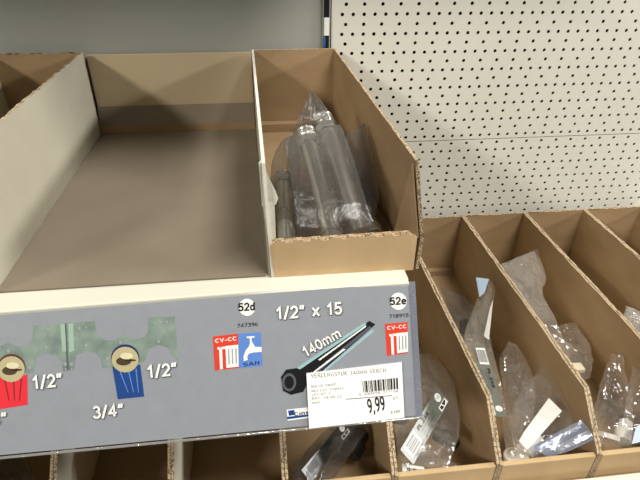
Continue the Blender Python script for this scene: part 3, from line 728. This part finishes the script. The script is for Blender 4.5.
def tag_label(parent, c0, c1, width, seed, texts, card=None, field=None):
    """folded grey paper tag: from its barcode end c0 to its disc end c1; printed with title, barcode, disc and mark"""
    c0, c1 = Vector(c0)-FW*.005, Vector(c1)-FW*.005; e = (c1-c0); L = e.length; e.normalize()
    side = e.cross(-FW).normalized(); side = side; n = side.cross(e).normalized()
    if n.dot(FW) > 0: n = -n
    # letters run along e; upright direction up_ so that text is not mirrored
    up_ = n.cross(e).normalized(); po = loc_of(parent)
    def base(p, h=0): return c0 + e*p[0] - up_*(p[1]-width/2) - up_*0 + n*h - po
    lab = flat('paper_tag', [[(0, 0), (L, 0), (L, width), (0, width)]], card or TAG, .0, parent, base, .0003)
    flat('tag_barcode_field', [[(L*.05, width*.08), (L*.30, width*.08), (L*.30, width*.78), (L*.05, width*.78)]], field or TAGW, .0002, lab, base)
    rnd = random.Random(seed); ps = []; x = L*.07
    y = width*.14
    while y < width*.72:
        w_ = rnd.choice((.0004, .0006, .0009)); ps.append([(L*.08, y), (L*.27, y), (L*.27, y+w_), (L*.08, y+w_)]); y += w_+rnd.choice((.0005, .0007))
    flat('tag_barcode', ps, I_BLACK, .00035, lab, base)
    text('tag_title', texts[0], (L*.36, width*.38), (L*.64, width*.38), width*.27, I_BLACK, .0002, lab, base, .04)
    text('tag_number', texts[1], (L*.10, width*.98), (L*.27, width*.98), width*.14, I_BLACK, .0002, lab, base, .0)
    for r_, t_ in ((.55, 'VERLENGSTUK 10MM'), (.72, '1/2 x 10 CHROOM'), (.9, '8713 120')):
        text('tag_small_print', t_, (L*.38, width*r_), (L*.72, width*r_), width*.10, I_BLACK, .0002, lab, base, 0)
    flat('tag_disc', [circ((L*.90, width*.32), width*.24)], I_WHITE, .0002, lab, base)
    text('tag_disc_lettering', '130', (L*.87, width*.39), (L*.93, width*.39), width*.15, I_BLACK, .00035, lab, base, 0)
    flat('tag_mark', [[(L*.80, width*.66), (L*.98, width*.66), (L*.98, width*.96), (L*.80, width*.96)]], I_WHITE, .0002, lab, base)
    flat('tag_mark_letters', [[(L*.82, width*.72), (L*.86, width*.72), (L*.88, width*.9), (L*.82, width*.9)], [(L*.88, width*.7), (L*.96, width*.7), (L*.96, width*.78), (L*.9, width*.9)]], I_BLACK, .00035, lab, base)
    return lab

# --- bin under the price ticket
g1 = bag('bagged_fitting', 'shaded clear bag with a printed tag in the bin below the price ticket',
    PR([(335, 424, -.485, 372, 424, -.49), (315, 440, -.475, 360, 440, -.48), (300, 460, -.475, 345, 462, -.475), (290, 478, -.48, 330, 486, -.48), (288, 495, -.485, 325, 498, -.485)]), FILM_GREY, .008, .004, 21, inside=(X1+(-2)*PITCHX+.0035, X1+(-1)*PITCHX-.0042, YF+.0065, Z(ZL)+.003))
tag_label(g1, atz(306, 474, -.474), atz(347, 424, -.474), .015, 5, ('PL.ZAK', '747399'), TAG_SHADED, TAG)  # tag and barcode field coloured darker for the shade under the sign
nut('fitting', atz(350, 455, -.50), (.3, .4, .1), .012, .03, RUBBER, g1)
# --- bin right of the sign
g2 = bag('bagged_fitting', 'clear bag with the slanted grey printed tag, just right of the price sign',
    PR([(410, 352, -.485, 440, 356, -.485), (398, 380, -.47, 452, 380, -.47), (394, 410, -.46, 460, 408, -.46), (396, 440, -.458, 458, 440, -.458), (400, 466, -.462, 448, 466, -.462)]), FILM, .008, .005, 31, inside=(X1+(-1)*PITCHX+.0035, X1+(0)*PITCHX-.0042, YF+.0065, Z(ZL)+.003))
tag_label(g2, atz(406, 455, -.452), atz(442, 393, -.447), .0195, 6, ('PL.ZAK', '747398'))
nut('fitting', atz(436, 434, -.475), (.5, -.6, .2), .008, .026, BRASS, g2)
nut('fitting', atz(400, 420, -.480), (.2, .8, .1), .010, .03, BRASS, g2, False)
g3 = bag('bagged_fitting', 'clear bag showing only a white barcode corner, below the slanted grey tag',
    PR([(398, 455, -.485, 430, 450, -.485), (398, 470, -.475, 450, 462, -.475), (402, 480, -.475, 480, 470, -.475)]), FILM_WARM, .005, .004, 33, inside=(X1+(-1)*PITCHX+.0035, X1+(0)*PITCHX-.0042, YF+.0065, Z(ZL)+.003))
pl = g3
P4 = [atz(402, 463.5, -.466), atz(424, 467, -.466), atz(426, 476, -.466), atz(403, 476, -.466)]
o = extruded('paper_tag', [p-loc_of(pl) for p in P4], (0, 0, -.0004), TAGW, pl); pto = o
g = lambda s_, t: (P4[0].lerp(P4[1], s_)).lerp(P4[3].lerp(P4[2], s_), t)-loc_of(pl)+Vector((0, 0, .0003))
bm = bmesh.new()
for i in range(11):
    a, b = .22+i*.065, .22+i*.065+random.choice((.02, .035, .045)); bm.faces.new([bm.verts.new(g(*q)) for q in ((a, .3), (b, .3), (b, 1), (a, 1))])
link('tag_barcode', from_bm(bm, 'tag_barcode'), I_BLACK, pto)
# --- middle bin
g4 = bag('bagged_fitting', 'long bag with a pale blue folded header and a narrow grey tag',
    PR([(476, 277, -.445, 491, 279, -.440), (478, 298, -.45, 496, 292, -.44), (466, 325, -.455, 489, 325, -.445), (462, 352, -.46, 492, 350, -.45), (468, 385, -.462, 500, 380, -.448), (484, 418, -.465, 506, 415, -.455)]), FILM_WARM, .006, .004, 41, inside=(X1+(0)*PITCHX+.0035, X1+(1)*PITCHX-.0042, YF+.0065, Z(ZL)+.003))
P4 = [atz(476, 277.5, -.436), atz(489, 279, -.434), atz(484.5, 293, -.436), atz(479.5, 297, -.438)]
extruded('header_card', [p-loc_of(g4) for p in P4], (0, .0005, -.0005), ink('pale_blue_card', (170, 190, 210)), g4)
P4 = [atz(490, 308, -.440), atz(493, 300, -.438), atz(489, 340, -.442), atz(484, 336, -.444)]
extruded('header_card', [p-loc_of(g4) for p in P4], (0, .0005, -.0005), TAGW, g4)
tag_label(g4, atz(477, 344, -.440), atz(497, 415, -.446), .0155, 8, ('PL.ZAK', '747397'))
g5 = bag('bagged_fitting', 'crumpled dark clear bag left of the pale blue folded header',
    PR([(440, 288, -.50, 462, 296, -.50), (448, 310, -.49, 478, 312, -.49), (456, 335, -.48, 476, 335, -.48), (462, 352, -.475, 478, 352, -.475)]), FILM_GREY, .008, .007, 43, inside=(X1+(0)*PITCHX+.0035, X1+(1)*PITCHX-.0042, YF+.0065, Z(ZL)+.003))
nut('fitting', atz(468, 338, -.495), (.1, .6, .1), .010, .03, RUBBER, g5)
g6 = bag('bagged_fitting', 'crumpled clear bag with a milky round cap, left of the white paper slip',
    PR([(508, 341, -.455, 517, 345, -.452), (500, 365, -.47, 531, 368, -.465), (504, 395, -.47, 536, 395, -.468), (503, 425, -.468, 534, 425, -.468), (506, 458, -.472, 538, 456, -.472)]), FILM_WARM, .009, .007, 45, inside=(X1+(0)*PITCHX+.0035, X1+(1)*PITCHX-.0042, YF+.0065, Z(ZL)+.003))
lathe('cap', [(0, .010), (.001, .0125), (.006, .0125), (.007, .0115), (.007, .009), (.005, .009)], atz(516, 460, -.482), atz(516, 452, -.472), WHITE_CAP, g6, 28)['label'] = 'milky white round cap'
g7 = bag('bagged_fitting', 'clear bag with a blank white paper slip, near the front of the middle bin',
    PR([(546, 364, -.452, 550, 366, -.450), (524, 385, -.458, 572, 388, -.452), (510, 415, -.46, 580, 412, -.455), (512, 440, -.462, 570, 440, -.46), (520, 457, -.468, 556, 457, -.468)]), FILM, .007, .004, 47, inside=(X1+(0)*PITCHX+.0035, X1+(1)*PITCHX-.0042, YF+.0065, Z(ZL)+.003))
P4 = [atz(549, 398, -.448), atz(562, 411, -.446), atz(536, 440, -.450), atz(527, 450, -.454), atz(519, 441, -.454), atz(524, 432, -.451)]
extruded('paper_slip', [p-loc_of(g7) for p in P4], (0, .0003, -.0005), TAGW, g7)
lathe('plug', [(0, .008), (.0, .0095), (.014, .0095), (.014, .0075), (.024, .0075), (.024, .005)], atz(524, 452, -.475), atz(548, 425, -.468), WHITE_CAP, g7, 24)
g8 = bag('bagged_fitting', 'glossy bluish bag lying across the front, right of the white paper slip',
    PR([(583, 419, -.445, 604, 435, -.445), (530, 447, -.461, 552, 459, -.463)]), FILM_BLUE, .003, .0010, 49, inside=(X1+(0)*PITCHX+.0035, X1+(1)*PITCHX-.0042, YF+.0065, Z(ZL)+.003))
# --- bin right of the middle one
g9 = bag('bagged_fitting', 'long twisted clear bag with a square crinkled top',
    PR([(501, 264, -.418, 538, 249, -.430), (512, 283, -.420, 546, 280, -.435), (518, 296, -.425, 541, 291, -.435), (530, 320, -.43, 552, 315, -.44), (545, 345, -.44, 562, 338, -.45), (560, 362, -.45, 578, 352, -.46)]), FILM_WARM, .007, .005, 51, inside=(X1+(1)*PITCHX+.0035, X1+(2)*PITCHX-.0042, YF+.0065, Z(ZL)+.003))
g10 = bag('bagged_fitting', 'crumpled clear bag with a small cream block, below the long twisted bag',
    PR([(560, 325, -.475, 576, 322, -.475), (556, 340, -.47, 590, 348, -.475), (562, 362, -.465, 592, 362, -.47), (572, 385, -.465, 590, 378, -.47)]), FILM_WARM, .009, .008, 53, inside=(X1+(1)*PITCHX+.0035, X1+(2)*PITCHX-.0042, YF+.0065, Z(ZL)+.003))
c = atz(577, 368, -.458)-loc_of(g10)
box('cream_block', c+Vector((-.008, -.006, -.003)), c+Vector((.007, .006, .003)), ink('cream_card', (226, 214, 184)), g10, .0008)
g11 = bag('bagged_fitting', 'upright clear bag with folded top and milky rings inside, near the right edge',
    PR([(611, 354, -.44, 623, 355, -.44), (603, 375, -.45, 625, 375, -.445), (596, 400, -.46, 632, 398, -.455), (592, 425, -.465, 633, 425, -.462), (600, 446, -.47, 630, 447, -.47)]), FILM, .010, .006, 55, inside=(X1+(1)*PITCHX+.0035, X1+(2)*PITCHX-.0042, YF+.0065, Z(ZL)+.003))
lathe('ring_nut', [(0, .009), (0, .0125), (.005, .0125), (.005, .009), (0, .009)], atz(607, 438, -.476), atz(609, 424, -.466), WHITE_CAP, g11, 28)
lathe('plug', [(0, .007), (0, .009), (.016, .009), (.016, .007), (.026, .007), (.026, .005)], atz(622, 442, -.476), atz(630, 405, -.468), WHITE_CAP, g11, 24)
g12 = bag('bagged_fitting', 'clear bag with bluish paper inside, cut off by the right photo edge',
    PR([(632, 366, -.445, 660, 372, -.445), (628, 395, -.45, 668, 395, -.45), (624, 425, -.46, 672, 420, -.46), (630, 445, -.47, 676, 440, -.47)]), FILM, .008, .006, 57, inside=(X1+(1)*PITCHX+.0035, X1+(2)*PITCHX-.0042, YF+.0065, Z(ZL)+.003))
P4 = [atz(636, 427, -.450), atz(645, 420, -.450), atz(655, 438, -.455), atz(632, 444, -.455)]
extruded('paper_slip', [p-loc_of(g12) for p in P4], (0, .0003, -.0005), ink('pale_blue_paper', (176, 190, 214)), g12)
# --- next bins
g13 = bag('bagged_fitting', 'flat clear bag peeking over a divider at the right edge, higher up',
    PR([(626, 306, -.462, 632, 308, -.462), (624, 316, -.465, 650, 318, -.465), (636, 330, -.465, 670, 326, -.465), (650, 345, -.47, 690, 342, -.47)]), FILM_MILK, .006, .004, 59, inside=(X1+(2)*PITCHX+.0035, X1+(3)*PITCHX-.0042, YF+.0065, Z(ZL)+.003))
g14 = bag('bagged_fitting', 'dim crumpled clear bag in the shaded bin at the lower left corner',
    PR([(2, 462, -.50, 26, 455, -.50), (-8, 476, -.495, 34, 474, -.495), (-8, 495, -.49, 36, 492, -.49)]), FILM_GREY, .008, .006, 61, inside=(X1+(-5)*PITCHX+.0035, X1+(-4)*PITCHX-.0042, YF+.0065, Z(ZL)+.003))
